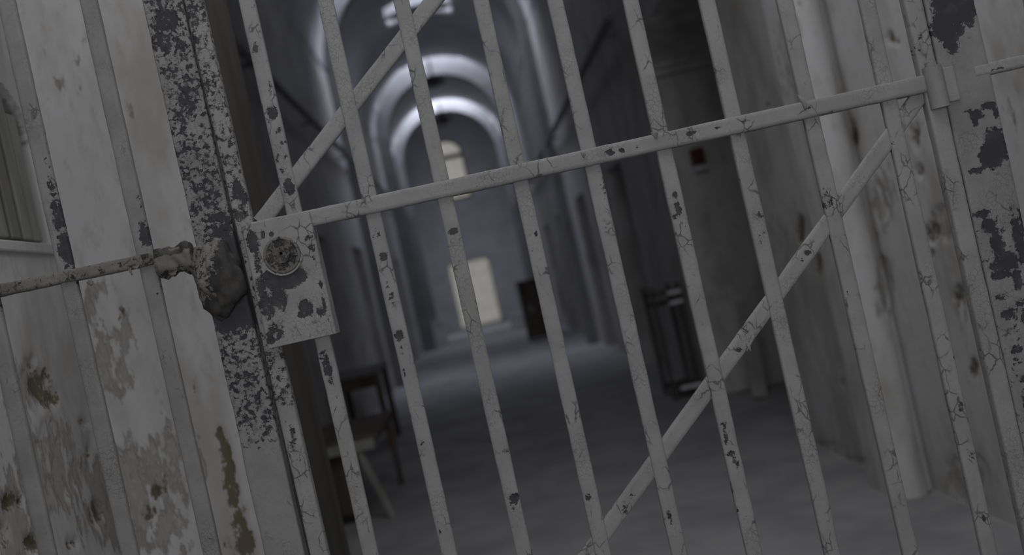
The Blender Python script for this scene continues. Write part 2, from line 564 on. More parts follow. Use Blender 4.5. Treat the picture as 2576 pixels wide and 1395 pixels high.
c.box(-1.7, -0.8, -6.45, -6.3, 0, 3.2).box(1.2, 1.7, -6.45, -6.3, 0, 3.2).box(-0.8, 1.2, -6.45, -6.3, 0, 0.85).box(-0.8, 1.2, -6.45, -6.3, 2.85, 3.2)
tag(c.build('wall_back', M['ceiling']), 'plaster wall behind the viewer with a hole added for a fill light', 'wall', kind='structure')

# barrel vault with skylight openings
VC, VR, VZ = (XL1 + XR1) / 2, (XR1 - XL1) / 2, 4.45
nth = 40
ycuts = sorted(set([3.86, YEND] + [k for s in SKY for k in s[:2]] + list(np.arange(4.5, YEND, 0.75))))
vv = [(VC - VR * math.cos(math.pi * i / nth), y, VZ + VR * math.sin(math.pi * i / nth)) for y in ycuts for i in range(nth + 1)]
vf = []
for j in range(len(ycuts) - 1):
    ym = (ycuts[j] + ycuts[j + 1]) / 2
    hole = max([h for a, b, _, h in SKY if a < ym < b], default=0)
    for i in range(nth):
        xm = -math.cos(math.pi * (i + 0.5) / nth) * VR
        if hole and abs(xm) < hole:
            continue
        q = j * (nth + 1) + i
        vf.append((q, q + 1, q + nth + 2, q + nth + 1))
vo = link_mesh('ceiling_vault', vv, vf, M['vault'], smooth=True)
sm = vo.modifiers.new('thickness', 'SOLIDIFY')
sm.thickness, sm.offset = 0.18, 1.0
tag(vo, 'limewashed barrel vault over the long corridor', 'ceiling', kind='structure')
for k, (a, b, _, h) in enumerate(SKY):
    sh = MB()
    x0, x1, z1 = VC - h - 0.03, VC + h + 0.03, 6.6
    z0 = VZ + math.sqrt(VR * VR - h * h) + 0.02
    za = VZ + VR + 0.01
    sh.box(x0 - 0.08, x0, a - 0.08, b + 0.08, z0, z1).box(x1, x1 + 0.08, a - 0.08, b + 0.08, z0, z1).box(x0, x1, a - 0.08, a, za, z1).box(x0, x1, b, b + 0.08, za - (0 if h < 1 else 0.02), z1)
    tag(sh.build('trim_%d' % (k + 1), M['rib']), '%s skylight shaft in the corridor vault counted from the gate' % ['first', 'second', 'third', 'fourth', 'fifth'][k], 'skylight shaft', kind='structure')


# transverse arches
def arch(name, y, dep, proj, label):
    r0, r1 = VR - proj, VR + 0.1
    path = [(-1, 0.0)] + [(-1, VZ)]
    n = 36
    inner = [(VC - r0, 0.0)] + [(VC - r0 * math.cos(math.pi * i / n), VZ + r0 * math.sin(math.pi * i / n)) for i in range(n + 1)] + [(VC + r0, 0.0)]
    outer = [(VC - r1, 0.0)] + [(VC - r1 * math.cos(math.pi * i / n), VZ + r1 * math.sin(math.pi * i / n)) for i in range(n + 1)] + [(VC + r1, 0.0)]
    v, f = [], []
    for (xi, zi), (xo, zo) in zip(inner, outer):
        v += [(xo, y, zo), (xi, y, zi), (xi, y + dep, zi), (xo, y + dep, zo)]
    for k in range(len(inner) - 1):
        q = 4 * k
        f += [(q, q + 1, q + 5, q + 4), (q + 1, q + 2, q + 6, q + 5), (q + 2, q + 3, q + 7, q + 6)]
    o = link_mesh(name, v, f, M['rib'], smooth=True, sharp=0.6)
    tag(o, label, 'arch', kind='structure')


arch('trim_6', 13.17, 0.30, 0.14, 'dim nearest plaster arch across the corridor')
arch('trim_7', 19.92, 0.35, 0.27, 'bright middle plaster arch across the corridor')
arch('trim_8', 24.47, 0.35, 0.20, 'bright farthest plaster arch across the corridor')


# end wall with doorway and arched window
def holes_wall(name, outer, holes, y, th, mat):
    loops = [outer] + holes
    tri = tessellate_polygon([[Vector((a, b, 0)) for a, b in l] for l in loops])
    pts = [p for l in loops for p in l]
    n = len(pts)
    v = [(a, y, b) for a, b in pts] + [(a, y + th, b) for a, b in pts]
    f = [t for t in tri] + [tuple(n + i for i in reversed(t)) for t in tri]
    s = 0
    for l in loops:
        for i in range(len(l)):
            j = (i + 1) % len(l)
            f.append((s + i, s + j, n + s + j, n + s + i))
        s += len(l)
    return link_mesh(name, v, f, mat)


DX0, DX1, DZ = -0.68, 0.48, 1.86
WX0, WX1, WZ0, WZS = -0.53, 0.41, 3.52, 4.72
wc, wrad = (WX0 + WX1) / 2, (WX1 - WX0) / 2
door_hole = [(DX0, 0.02), (DX1, 0.02), (DX1, DZ), (DX0, DZ)]
win_hole = [(WX0, WZ0), (WX1, WZ0)] + [(wc + wrad * math.cos(math.pi * i / 14), WZS + wrad * math.sin(math.pi * i / 14)) for i in range(15)]
ew = holes_wall('wall_end', [(-1.9, 0), (1.9, 0), (1.9, 6.6), (-1.9, 6.6)], [door_hole, win_hole], YEND, 0.3, M['vault'])
tag(ew, 'grey end wall of the corridor with the bright doorway and window', 'wall', kind='structure')
d = empty('door_1', ((DX0 + DX1) / 2, YEND + 0.1, 0.02))
tag(d, 'bright glazed door in the end wall of the corridor', 'door', kind='structure')
db = d.location
fr = MB().box(DX0, DX0 + 0.03, YEND + 0.08, YEND + 0.13, 0.02, DZ).box(DX1 - 0.05, DX1, YEND + 0.08, YEND + 0.13, 0.02, DZ).box(DX0, DX1, YEND + 0.08, YEND + 0.13, DZ - 0.05, DZ).box(DX0, DX1, YEND + 0.08, YEND + 0.13, 0.02, 0.08)
fr.build('door_frame', M['grille'], d, base=db)
gr = MB()
for i in range(1, 11):
    x = DX0 + (DX1 - DX0) * i / 11
    gr.box(x - 0.005, x + 0.005, YEND + 0.09, YEND + 0.10, 0.08, DZ - 0.05)
for i in range(1, 20):
    z = 0.08 + (DZ - 0.13) * i / 20
    gr.box(DX0 + 0.05, DX1 - 0.05, YEND + 0.10, YEND + 0.11, z - 0.005, z + 0.005)
gr.build('wire_mesh', M['grille'], d, base=db)
MB().box(DX0 + 0.03, DX1 - 0.05, YEND + 0.114, YEND + 0.12, 0.08, DZ - 0.05).build('pane', M['glass'], d, base=db)
w = empty('window_2', (wc, YEND + 0.1, WZ0))
tag(w, 'arched window high in the end wall above the bright door', 'window', kind='structure')
wb = w.location
fr = MB().box(WX0, WX1, YEND + 0.1, YEND + 0.16, WZS - 0.06, WZS + 0.06).box(WX0, WX1, YEND + 0.1, YEND + 0.14, WZ0, WZ0 + 0.06)
fr.box(WX0, WX0 + 0.05, YEND + 0.1, YEND + 0.14, WZ0, WZS).box(WX1 - 0.05, WX1, YEND + 0.1, YEND + 0.14, WZ0, WZS)
for k in range(14):
    t0, t1 = math.pi * k / 14, math.pi * (k + 1) / 14
    fr.beam((wc + 0.45 * math.cos(t0), YEND + 0.12, WZS + 0.45 * math.sin(t0)), (wc + 0.45 * math.cos(t1), YEND + 0.12, WZS + 0.45 * math.sin(t1)), 0.05, 0.04)
fr.build('window_frame', M['dark_wood'], w, base=wb)
for (z0, z1) in ((WZ0 + 0.06, 4.1), (4.13, WZS - 0.06)):
    MB().box(WX0 + 0.05, WX1 - 0.05, YEND + 0.117, YEND + 0.123, z0, z1).build('pane', M['glass'], w, base=wb)
av = [(wc + 0.45 * math.cos(math.pi * i / 14), YEND + 0.12, WZS + 0.45 * math.sin(math.pi * i / 14)) for i in range(15)]
link_mesh('pane', [tuple(Vector(p) - wb) for p in av], [tuple(range(15))], M['glass'], w)

# boarded window in the left entrance wall
bw = empty('window_1', (XL0 - 0.06, 1.9, NICHE[2]))
tag(bw, 'recess with worn vertical wooden slats in the left wall', 'window', kind='structure')
for k in range(10):
    y = NICHE[0] + 0.012 + k * 0.055
    yc, r = (NICHE[0] + NICHE[1]) / 2, (NICHE[1] - NICHE[0]) / 2
    top = 1.64 + 0.18 * math.sqrt(max(0, 1 - ((y + 0.02 - yc) / r) ** 2))
    off = random.uniform(-0.004, 0.004)
    MB().box(XL0 - 0.042, XL0 - 0.014 + off, y, y + 0.041, NICHE[2] + 0.022, top).build('slat', M['slat'], bw, bevel=0.004, base=bw.location)
MB().box(XL0 - 0.08, XL0 + 0.008, NICHE[0] - 0.02, NICHE[1] + 0.005, NICHE[2] - 0.012, NICHE[2] + 0.012).build('window_sill', M['plaster'], bw, bevel=0.004, base=bw.location)

# added dark panel, puts the shade of the left jamb's inner face into colour
jl = MB().box(XLP - 0.005, XLP + 0.022, YL0 + 0.02, YL1 + 0.04, 0.0, 3.0).build('trim_9', M['jamb_shade_stand'], bevel=0.004)
tag(jl, 'added dark brown panel standing for shade on the jamb behind the lock stile', 'shade panel', kind='structure')
# cell doors
k = 2
for side, ys in ((-1, CELL_L), (1, CELL_R)):
    for i, y in enumerate(ys):
        x = XL1 - 0.30 if side < 0 else XR1 + 0.30
        d = empty('door_%d' % k, (x, y, 0))
        k += 1
        tag(d, 'dark cell door, number %s from the gate in the %s corridor wall' % (['one', 'two', 'three', 'four', 'five'][i], 'left' if side < 0 else 'right'), 'door', kind='structure')
        s = -side
        a, b = sorted((0, s * 0.05))
        for j in range(4):
            MB().box(a, b, -0.44 + 0.22 * j + 0.003, -0.22 + 0.22 * j - 0.003, 0.01, 1.93).build('plank', M['dark_wood'], d)
        for z in (0.35, 1.55):
            a2, b2 = sorted((s * 0.05, s * 0.062))
            MB().box(a2, b2, -0.43, 0.43, z, z + 0.07).build('strap', M['dark_iron'], d)
        a2, b2 = sorted((s * 0.05, s * 0.10))
        MB().box(a2, b2, 0.30, 0.33, 0.95, 1.12).build('door_handle', M['dark_iron'], d)


# ------------------------------------------------------------------ iron bars
def bar_mesh(name, parent, base, p, q, w, d, blobs=(), level=0.1, mat='paint', step=0.005, yc=None, seed=1, lev_fn=None, rough=0.0006, edge=0.002):
    """a flat iron bar from p to q (x, z) with rounded edges and lumpy paint; front face at yc - d/2"""
    yc = YG if yc is None else yc
    p, q = np.array(p, float), np.array(q, float)
    L = np.linalg.norm(q - p)
    ax = (q - p) / L
    sd = np.array([ax[1], -ax[0]])
    nf = max(4, int(w / step))
    nd = max(2, int(d / 0.006))
    h, g = w / 2, d / 2
    ring = []
    for i in range(nf + 1):
        ring.append((-h + edge + (w - 2 * edge) * i / nf, -g))
    for i in range(nd + 1):
        ring.append((h, -g + edge + (d - 2 * edge) * i / nd))
    for i in range(3):
        ring.append((h - edge - (w - 2 * edge) * i / 2, g))
    for i in range(nd + 1):
        ring.append((-h, g - edge - (d - 2 * edge) * i / nd))
    ring = np.array(ring)
    m = len(ring)
    nl = max(2, int(L / step))
    T = np.linspace(0, L, nl + 1)
    A = ring[:, 0][None, :] + 0 * T[:, None]
    B = ring[:, 1][None, :] + 0 * T[:, None]
    X = p[0] + ax[0] * T[:, None] + sd[0] * A
    Z = p[1] + ax[1] * T[:, None] + sd[1] * A
    Y = yc + B
    nz1 = fbm(X * 55, Y * 55, Z * 38, seed, 3) - 0.5
    nz2 = fbm(X * 18, Y * 18, Z * 14, seed + 40, 2) - 0.5
    k = rough * (1.6 * nz1 + 2.2 * nz2)
    X = X + sd[0] * np.sign(A) * k * (np.abs(A) > h * 0.6)
    Z = Z + sd[1] * np.sign(A) * k * (np.abs(A) > h * 0.6)
    Y = Y + np.sign(B) * k * 0.8
    peel = np.full(X.shape, level)
    if lev_fn is not None:
        peel = lev_fn(X, Z, A, T[:, None])
    peel = np.maximum(peel, peel_at(blobs, X, Z))
    # peeled places lie a little lower than the thick paint
    Y = Y + 0.0009 * sstep(0.42, 0.6, peel + 0.5 * nz1) * (B < 0)
    V = np.stack([X.ravel() - base[0], Y.ravel() - base[1], Z.ravel() - base[2]], 1)
    F = []
    for j in range(nl):
        for i in range(m):
            i2 = (i + 1) % m
            F.append((j * m + i, j * m + i2, (j + 1) * m + i2, (j + 1) * m + i))
    F.append(tuple(reversed(range(m))))
    F.append(tuple(nl * m + i for i in range(m)))
    return link_mesh(name, V, F, M[mat], parent, True, {'peel': peel.ravel()}, sharp=1.0)


def peel_at(blobs, X, Z):
    """blobs: (photo x, photo y, rx, ry, amount) worn and darkened spots, converted to metres on the gate plane; ry runs down the bars"""
    f = np.zeros(X.shape)
    for (bx, by, rx, ry, a) in blobs:
        cx, cz = G(bx, by)
        d = ((X - cx) / (rx / PXM)) ** 2 + ((Z - cz) / (ry / PXM)) ** 2
        f = np.maximum(f, a * 0.82 * np.clip(1.1 - 0.55 * d, 0, 1))
    return f


def gx(px, py):
    return G(px, py)[0]


ZTOP, ZBOT = 2.22, 0.10
gate = empty('barred_gate', ((gx(489, 0) + gx(2290, 0)) / 2, YG, 0.0))
tag(gate, 'grey painted iron gate with vertical bars, diagonal braces and a lock box', 'gate')
GB = gate.location
WORN = [  # worn spots of the gate
    (645, 125, 8, 14, 1), (640, 20, 5, 12, .6), (688, 285, 13, 20, 1), (682, 215, 6, 20, .6), (705, 330, 10, 12, .75), (712, 360, 14, 10, .7), (700, 400, 8, 20, .55), (728, 470, 15, 22, 1), (715, 430, 14, 12, .62), (722, 395, 6, 10, .7),
    (826, 925, 12, 26, 1), (815, 895, 14, 14, .8), (832, 955, 10, 12, .9), (840, 990, 10, 30, .4), (905, 1215, 12, 40, .42),
    (965, 645, 12, 12, .95), (945, 590, 14, 30, .55), (985, 745, 8, 10, .8), (990, 765, 8, 8, .85), (978, 725, 10, 24, .5), (1005, 842, 12, 16, 1), (1018, 935, 6, 16, .7), (1010, 880, 7, 26, .55), (1060, 1110, 10, 14, .55), (1075, 1125, 12, 8, .5), (1105, 1330, 6, 30, .5),
    (1141, 583, 13, 10, 1), (1138, 611, 4, 8, .6), (1271, 1133, 10, 8, .85), (1266, 1100, 5, 5, .6), (1293, 1252, 15, 14, 1), (1290, 1275, 8, 12, .7), (1340, 1385, 5, 8, .8), (1180, 870, 16, 4, .4),
    (1348, 586, 6, 8, .85), (1335, 632, 4, 8, .7), (1360, 640, 5, 24, .45), (1479, 1248, 9, 12, .7), (1425, 916, 4, 6, .7), (1422, 960, 4, 5, .7),
    (1517, 470, 10, 40, .5), (1507, 430, 12, 10, .45), (1681, 1290, 8, 32, .6), (1680, 1295, 6, 20, .7),
    (1697, 492, 8, 10, 1), (1703, 525, 9, 24, .9), (1700, 545, 12, 8, .8), (1742, 693, 6, 7, .6), (1722, 570, 8, 12, .5), (1822, 1060, 18, 6, .55), (1822, 1090, 8, 34, .75), (1836, 1140, 14, 9, .8), (1848, 1160, 9, 18, .7), (1858, 1290, 6, 30, .5),
    (1907, 542, 12, 12, .7), (1915, 590, 14, 20, .5), (1912, 605, 8, 10, .6), (2085, 510, 12, 30, .6), (2070, 480, 10, 20, .55), (2073, 515, 8, 14, .75), (2100, 770, 9, 5, .7), (2130, 735, 5, 10, .7), (2400, 900, 8, 14, .6), (2412, 1020, 10, 16, .7), (2440, 1140, 14, 22, .55), (2470, 1300, 7, 14, .85),
    # cross rail
    (1532, 386, 12, 10, 1), (1562, 381, 9, 8, .85), (1600, 372, 12, 5, .7), (1732, 339, 12, 7, 1), (1755, 336, 8, 5, .7), (1802, 325, 14, 5, .7), (1868, 308, 16, 6, .85), (1510, 395, 12, 5, .6), (1195, 470, 10, 5, .6), (955, 505, 20, 4, .55), (2025, 275, 10, 8, .7),
    # diagonals
    (1870, 830, 16, 24, .6), (1858, 880, 14, 20, .62), (2031, 636, 12, 10, .9), (2015, 655, 6, 10, .6), (1572, 1275, 10, 26, .6), (1590, 1250, 10, 12, .6), (1760, 985, 16, 14, .45), (2240, 360, 8, 30, .5),
    # left stile
    (487, 40, 16, 50, .8), (495, 110, 14, 30, .7), (512, 150, 12, 26, .6), (520, 220, 14, 26, .7), (540, 180, 5, 20, .6), (548, 260, 14, 40, .62), (562, 330, 12, 30, .6), (588, 430, 8, 10, .7), (600, 470, 12, 26, 1), (612, 500, 14, 18, 1), (608, 545, 20, 16, .9), (590, 490, 10, 30, .7),
    (700, 960, 10, 20, .55), (712, 1005, 12, 22, .7), (740, 1090, 9, 26, .75), (738, 1120, 9, 16, .7), (757, 1150, 6, 12, .7),
    (2310, 95, 9, 9, .8), (2300, 130, 14, 14, .5), (2335, 190, 14, 10, .6), (2380, 250, 8, 30, .6)]

# stiles and bars
HPX = 700.0


def vbar(name, xt, xb, w, seed, z0=ZBOT, z1=ZTOP, level=0.1, d=0.012, yc=None, lev_fn=None, mat='paint', rough=0.0006, parent=None, base=None, blobs=WORN):
    a, b = G(xt, 0), G(xb, 1392)
    s = (b[0] - a[0]) / (b[1] - a[1])
    X = lambda z: a[0] + s * (z - a[1])
    return bar_mesh(name, parent or gate, base or GB, (X(z0), z0), (X(z1), z1), w, d, blobs, level, mat, seed=seed, yc=yc, lev_fn=lev_fn, rough=rough)


TOPS = [621, 818, 1009, 1209, 1395.5, 1585.5, 1777, 1972, 2178]
BOTS = [933, 1131, 1319.5, 1517, 1709, 1897, 2093, 2289, 2488]
for i, (t, b) in enumerate(zip(TOPS, BOTS)):
    vbar('bar', t, b, 0.0268, 11 + i, level=[.2, .16, .08, .1, .06, .12, .1, .14, .12][i])


def stile_lev(X, Z, A, T):
    return np.where(Z > 1.02, 0.42, 0.24) + 0 * X


vbar('stile', 489, 806, 0.030, 31, d=0.020, lev_fn=stile_lev)
vbar('stile', 2290, 2604, 0.031, 32, d=0.020, level=0.15)
XS0, XS1 = G(489, 0)[0], G(2290, 0)[0]
bar_mesh('rail', gate, GB, (XS0 - 0.01, ZTOP), (XS1 + 0.01, ZTOP), 0.03, 0.02, (), 0.12, seed=33, step=0.01)
bar_mesh('rail', gate, GB, (XS0 - 0.01, ZBOT), (XS1 + 0.01, ZBOT), 0.03, 0.02, (), 0.12, seed=34, step=0.01)
bar_mesh('rail', gate, GB, G(640, 581), G(2322, 213), 0.0285, 0.024, WORN, 0.14, seed=35, yc=YG - 0.001, rough=0.0009)
# diagonal braces, welded just behind the faces of the bars
p0, p1 = G(655, 560), G(1091, 0)
t = (XS1 - p0[0]) / (p1[0] - p0[0])
t = min(t, (ZTOP - p0[1]) / (p1[1] - p0[1]))
bar_mesh('brace', gate, GB, p0, (p0[0] + t * (p1[0] - p0[0]), p0[1] + t * (p1[1] - p0[1])), 0.0285, 0.010, WORN, 0.10, seed=36, yc=YG + 0.0022)
p0, p1 = G(2328, 222), G(1482, 1392)
t = (XS0 - p0[0]) / (p1[0] - p0[0])
t = min(t, (ZBOT - p0[1]) / (p1[1] - p0[1]))
bar_mesh('brace', gate, GB, p0, (p0[0] + t * (p1[0] - p0[0]), p0[1] + t * (p1[1] - p0[1])), 0.0285, 0.010, WORN, 0.10, seed=37, yc=YG + 0.0022)

# hinges on the right stile
for z in (G(2352, 222)[1], 2.0, 0.35):
    x = G(2344, 222)[0]
    hm = MB()
    hm.tube((x, YG - 0.014, z - 0.036), (x, YG - 0.014, z + 0.036), 0.0155, seg=20)
    o = hm.build('hinge_knuckle', M['paint'], gate, True, base=GB, peel=0.25)
    MB().tube((x, YG - 0.014, z + 0.036), (x, YG - 0.014, z + 0.044), 0.009, seg=14).build('hinge_pin', M['paint'], gate, True, base=GB)

# lock box
lx0, lx1 = gx(628, 640), gx(807, 640)
lz1, lz0 = G(720, 548)[1], G(780, 852)[1]
YB = YG - 0.022                      # front of the lock box
LOCKW = [(645, 610, 16, 34, .9), (655, 660, 12, 40, .75), (668, 590, 8, 12, .8), (690, 590, 8, 8, .9), (665, 720, 16, 30, .9), (680, 775, 22, 40, .85), (700, 830, 26, 36, .7), (724, 704, 56, 24, 1.2), (696, 692, 30, 18, 1.0),
         (752, 690, 26, 22, 1.1), (708, 745, 24, 40, 1.0), (776, 775, 17, 26, 1), (768, 790, 14, 12, .9), (812, 782, 13, 14, 1), (820, 762, 5, 24, .9), (790, 625, 10, 16, .7), (782, 600, 12, 10, .65), (795, 650, 6, 10, .7), (812, 715, 5, 12, .85), (833, 800, 6, 20, .5), (690, 855, 12, 14, .8), (755, 600, 10, 8, .5), (800, 810, 20, 6, .6)]  # includes a dark crescent just below the lock cylinder


def slab(name, parent, base, x0, x1, z0, z1, y0, y1, blobs, level, mat, seed, step=0.003, e=0.002, lev_fn=None):
    return bar_mesh(name, parent, base, ((x0 + x1) / 2, z0), ((x0 + x1) / 2, z1), x1 - x0, y1 - y0, blobs, level, mat, step, (y0 + y1) / 2, seed, lev_fn, 0.0008, e)


lock = slab('lock_box', gate, GB, lx0, lx1, lz0, lz1, YB, YG + 0.022, LOCKW, 0.22, 'paint', 51)
kx, kz = G(716, 642)
kr = 0.0275
ring = MB()
n = 40
prof = [(kr + 0.0045, 0.0), (kr + 0.003, -0.003), (kr, -0.0035), (kr - 0.002, -0.001), (kr - 0.003, 0.004)]
for (r, y) in prof:
    for i in range(n):
        th = 2 * math.pi * i / n
        ring.v.append((kx + r * math.cos(th), YB + y, kz + r * math.sin(th)))
for j in range(len(prof) - 1):
    for i in range(n):
        i2 = (i + 1) % n
        ring.f.append((j * n + i, j * n + i2, (j + 1) * n + i2, (j + 1) * n + i))
o = ring.build('keyhole_ring', M['rust'], lock, True, base=GB, peel=0.36)
disc = MB().tube((kx, YB - 0.0025, kz), (kx, YB + 0.004, kz), kr - 0.0005, seg=40).tube((kx, YB - 0.0055, kz), (kx, YB, kz), 0.014, 0.016, seg=30)
o = disc.build('lock_cylinder', M['rust'], lock, True, base=GB, peel=0.52)
MB().box(kx - 0.002, kx + 0.002, YB - 0.0062, YB - 0.004, kz - 0.009, kz + 0.005).tube((kx, YB - 0.0062, kz + 0.004), (kx, YB - 0.004, kz + 0.004), 0.0038).build('keyhole', M['dark_iron'], lock, base=GB)
# curled lip of thick paint under the lock cylinder
lip = MB()
for k in range(16):
    t0, t1 = math.radians(200 + 140 * k / 16), math.radians(200 + 140 * (k + 1) / 16)
    rr = kr + 0.006
    lip.beam((kx + rr * math.cos(t0), YB - 0.001, kz + rr * math.sin(t0)), (kx + rr * math.cos(t1), YB - 0.001, kz + rr * math.sin(t1)), 0.003, 0.004)
lip.build('paint_lip', M['paint'], lock, True, base=GB, peel=0.3)


# hanging flakes of paint
def flake(px, py, parent, base, w, h, ang, yf, mat='paint'):
    x, z = G(px, py)
    v, f = [], []
    for j in range(5):
        for i in range(3):
            a = (i - 1) * w / 2 * (1 - 0.15 * j) + 0.0008 * math.sin(j * 3 + i)
            b = -h * j / 4
            c = -0.004 * math.sin(j / 4 * 1.6) - 0.0012 * (i - 1) ** 2
            v.append((x + a * math.cos(ang) - b * math.sin(ang) - base[0], yf + c - base[1], z + a * math.sin(ang) + b * math.cos(ang) - base[2]))
    for j in range(4):
        for i in range(2):
            q = j * 3 + i
            f.append((q, q + 1, q + 4, q + 3))
    o = link_mesh('paint_flake', v, f, M[mat], parent, True)
    m = o.modifiers.new('thickness', 'SOLIDIFY')
    m.thickness = 0.0008
    return o


flake(1878, 862, gate, GB, 0.006, 0.014, 0.1, YG - 0.004)
flake(1893, 842, gate, GB, 0.005, 0.030, -0.65, YG - 0.004)
flake(2010, 262, gate, GB, 0.030, 0.006, 1.8, YG - 0.012)
flake(1462, 392, gate, GB, 0.012, 0.006, 1.8, YG - 0.012)
flake(1640, 345, gate, GB, 0.014, 0.008, 2.0, YG - 0.012)

# ---------------------------------------------------------------- fixed grille on the left
lg = empty('fixed_grille', (-0.95, YG, 0.0))
tag(lg, 'left fixed panel of iron bars with the flaking dark post', 'grille')
LB = lg.location
LW = [(150, 540, 20, 60, .85), (172, 630, 22, 50, 1.1), (135, 470, 14, 40, .65), (120, 400, 20, 60, .36), (366, 590, 16, 36, 1.0), (350, 495, 10, 12, .6), (310, 380, 18, 40, .36), (360, 520, 8, 20, .5), (290, 260, 10, 30, .35),
      (410, 720, 6, 20, .6), (400, 735, 14, 4, .5), (400, 690, 10, 18, .45), (205, 700, 24, 14, .7), (190, 685, 14, 12, .7), (10, 760, 14, 40, .6)]
sp = 207 * CR / PXM
for i in range(-1, 3):
    # i = 2 beside the post, i = 0 at the left frame edge
    xt = 223 - 207 * (2 - i)
    vbar('bar', xt, xt + 312, 0.0285, 60 + i, blobs=LW, level=0.16, parent=lg, base=LB, mat='post_paint')
XLP0 = G(364, 0)[0]
for z in (ZTOP, ZBOT):
    bar_mesh('rail', lg, LB, (XL0 + 0.01, z), (G(410, 0)[0], z), 0.03, 0.02, (), 0.15, seed=71, step=0.012)
bar_mesh('rail', lg, LB, (XL0 + 0.005, G(0, 728)[1]), (G(480, 631)[0], G(480, 631)[1] + 0.0), 0.0205, 0.024, [(195, 690, 40, 14, .6), (250, 685, 60, 9, .42), (330, 668, 40, 6, .5), (375, 650, 20, 20, .7), (90, 715, 80, 10, .3)], 0.34, 'rust', seed=72, rough=0.0013)
POSTW = [(400, 20, 30, 40, .75), (420, 60, 40, 46, .85), (415, 110, 36, 40, .8), (460, 120, 20, 30, .7), (470, 250, 34, 50, .75), (440, 200, 24, 30, .62), (455, 300, 30, 24, .7), (490, 200, 12, 30, .6), (470, 380, 34, 12, .8), (480, 440, 26, 30, .62), (530, 480, 40, 70, .68), (490, 520, 20, 30, .62),
         (560, 560, 40, 40, .8), (540, 600, 40, 30, .7), (580, 650, 50, 80, 1.25), (605, 740, 50, 90, 1.3), (560, 740, 60, 60, 1.2), (575, 800, 40, 40, 1.1), (620, 850, 34, 40, .62), (600, 900, 30, 40, .62), (630, 960, 28, 50, .68), (655, 1010, 20, 40, .64), (675, 1050, 12, 30, .6), (690, 1000, 14, 30, .5), (600, 840, 30, 26, .6)]


def post_lev(X, Z, A, T):
    zc = G(640, 1080)[1]
    return np.where(Z > zc, 0.47, 0.47 - np.clip((zc - Z) * 4, 0, 0.30)) - 0.05 * sstep(0.02, 0.033, np.abs(A))


vbar('post', 410.5, 719, 0.0665, 73, d=0.030, blobs=POSTW, lev_fn=post_lev, parent=lg, base=LB, mat='post_paint', yc=YG + 0.004, z0=0.0, z1=2.4, rough=0.0012)


def lump(name, parent, base, c, r, seed, mat, amp, blobs, level, n=48):
    v, f, pe = [], [], []
    m = n // 2
    for j in range(m + 1):
        ph = math.pi * j / m
        for i in range(n):
            th = 2 * math.pi * i / n
            q = np.array([math.sin(ph) * math.cos(th), math.sin(ph) * math.sin(th), math.cos(ph)])
            k = 1 + amp * (float(fbm(q[0] * 2.3 + 7, q[1] * 2.3, q[2] * 2.3, seed, 4)) - 0.5) * 2
            P = np.array(c) + q * np.array(r) * k
            pe.append(max(level, float(peel_at(blobs, np.array([P[0]]), np.array([P[2]]))[0])))
            v.append(P - np.array(base))
    for j in range(m):
        for i in range(n):
            i2 = (i + 1) % n
            f.append((j * n + i, (j + 1) * n + i, (j + 1) * n + i2, j * n + i2))
    return link_mesh(name, v, f, M[mat], parent, True, {'peel': pe})


bx, bz = G(556, 700)
lump('keeper_boss', lg, LB, (bx, YG - 0.012, bz), (0.043, 0.030, 0.064), 5, 'rust', 0.42, [(590, 640, 40, 50, 1.1), (605, 720, 60, 70, 1.2), (560, 780, 60, 40, 1.1)], 0.42)
bx, bz = G(440, 650)
sl = MB()
nn, mm = 24, 20
p, q = G(398, 661), G(487, 641)
pe = []
for j in range(mm + 1):
    t = j / mm
    for i in range(nn):
        th = 2 * math.pi * i / nn
        k = float(fbm(math.cos(th) * 2 + 3, math.sin(th) * 2 + t * 5, t * 4, 17, 3)) - 0.5
        r = 0.0185 + 0.012 * k + (0.004 if math.sin(th) < -0.4 else 0) + (0.003 * math.sin(t * 9))
        x, z = p[0] + (q[0] - p[0]) * t, p[1] + (q[1] - p[1]) * t
        sl.v.append((x - LB[0], YG - 0.004 + 0.9 * r * math.cos(th) - LB[1], z + 1.15 * r * math.sin(th) - LB[2]))
        pe.append(0.75 if math.sin(th) > 0.35 else (0.5 if math.sin(th) < -0.6 else 0.25))
for j in range(mm):
    for i in range(nn):
        i2 = (i + 1) % nn
        sl.f.append((j * nn + i, j * nn + i2, (j + 1) * nn + i2, (j + 1) * nn + i))
sl.f += [tuple(reversed(range(nn))), tuple(mm * nn + i for i in range(nn))]
link_mesh('sleeve', sl.v, sl.f, M['rust'], lg, True, {'peel': pe})
flake(232, 706, lg, LB, 0.012, 0.010, 0.5, YG - 0.012, 'rust')
flake(333, 676, lg, LB, 0.006, 0.012, 0.3, YG - 0.012, 'rust')
flake(350, 668, lg, LB, 0.014, 0.006, 0.0, YG - 0.012, 'rust')
flake(440, 680, lg, LB, 0.020, 0.009, 0.2, YG - 0.012, 'rust')

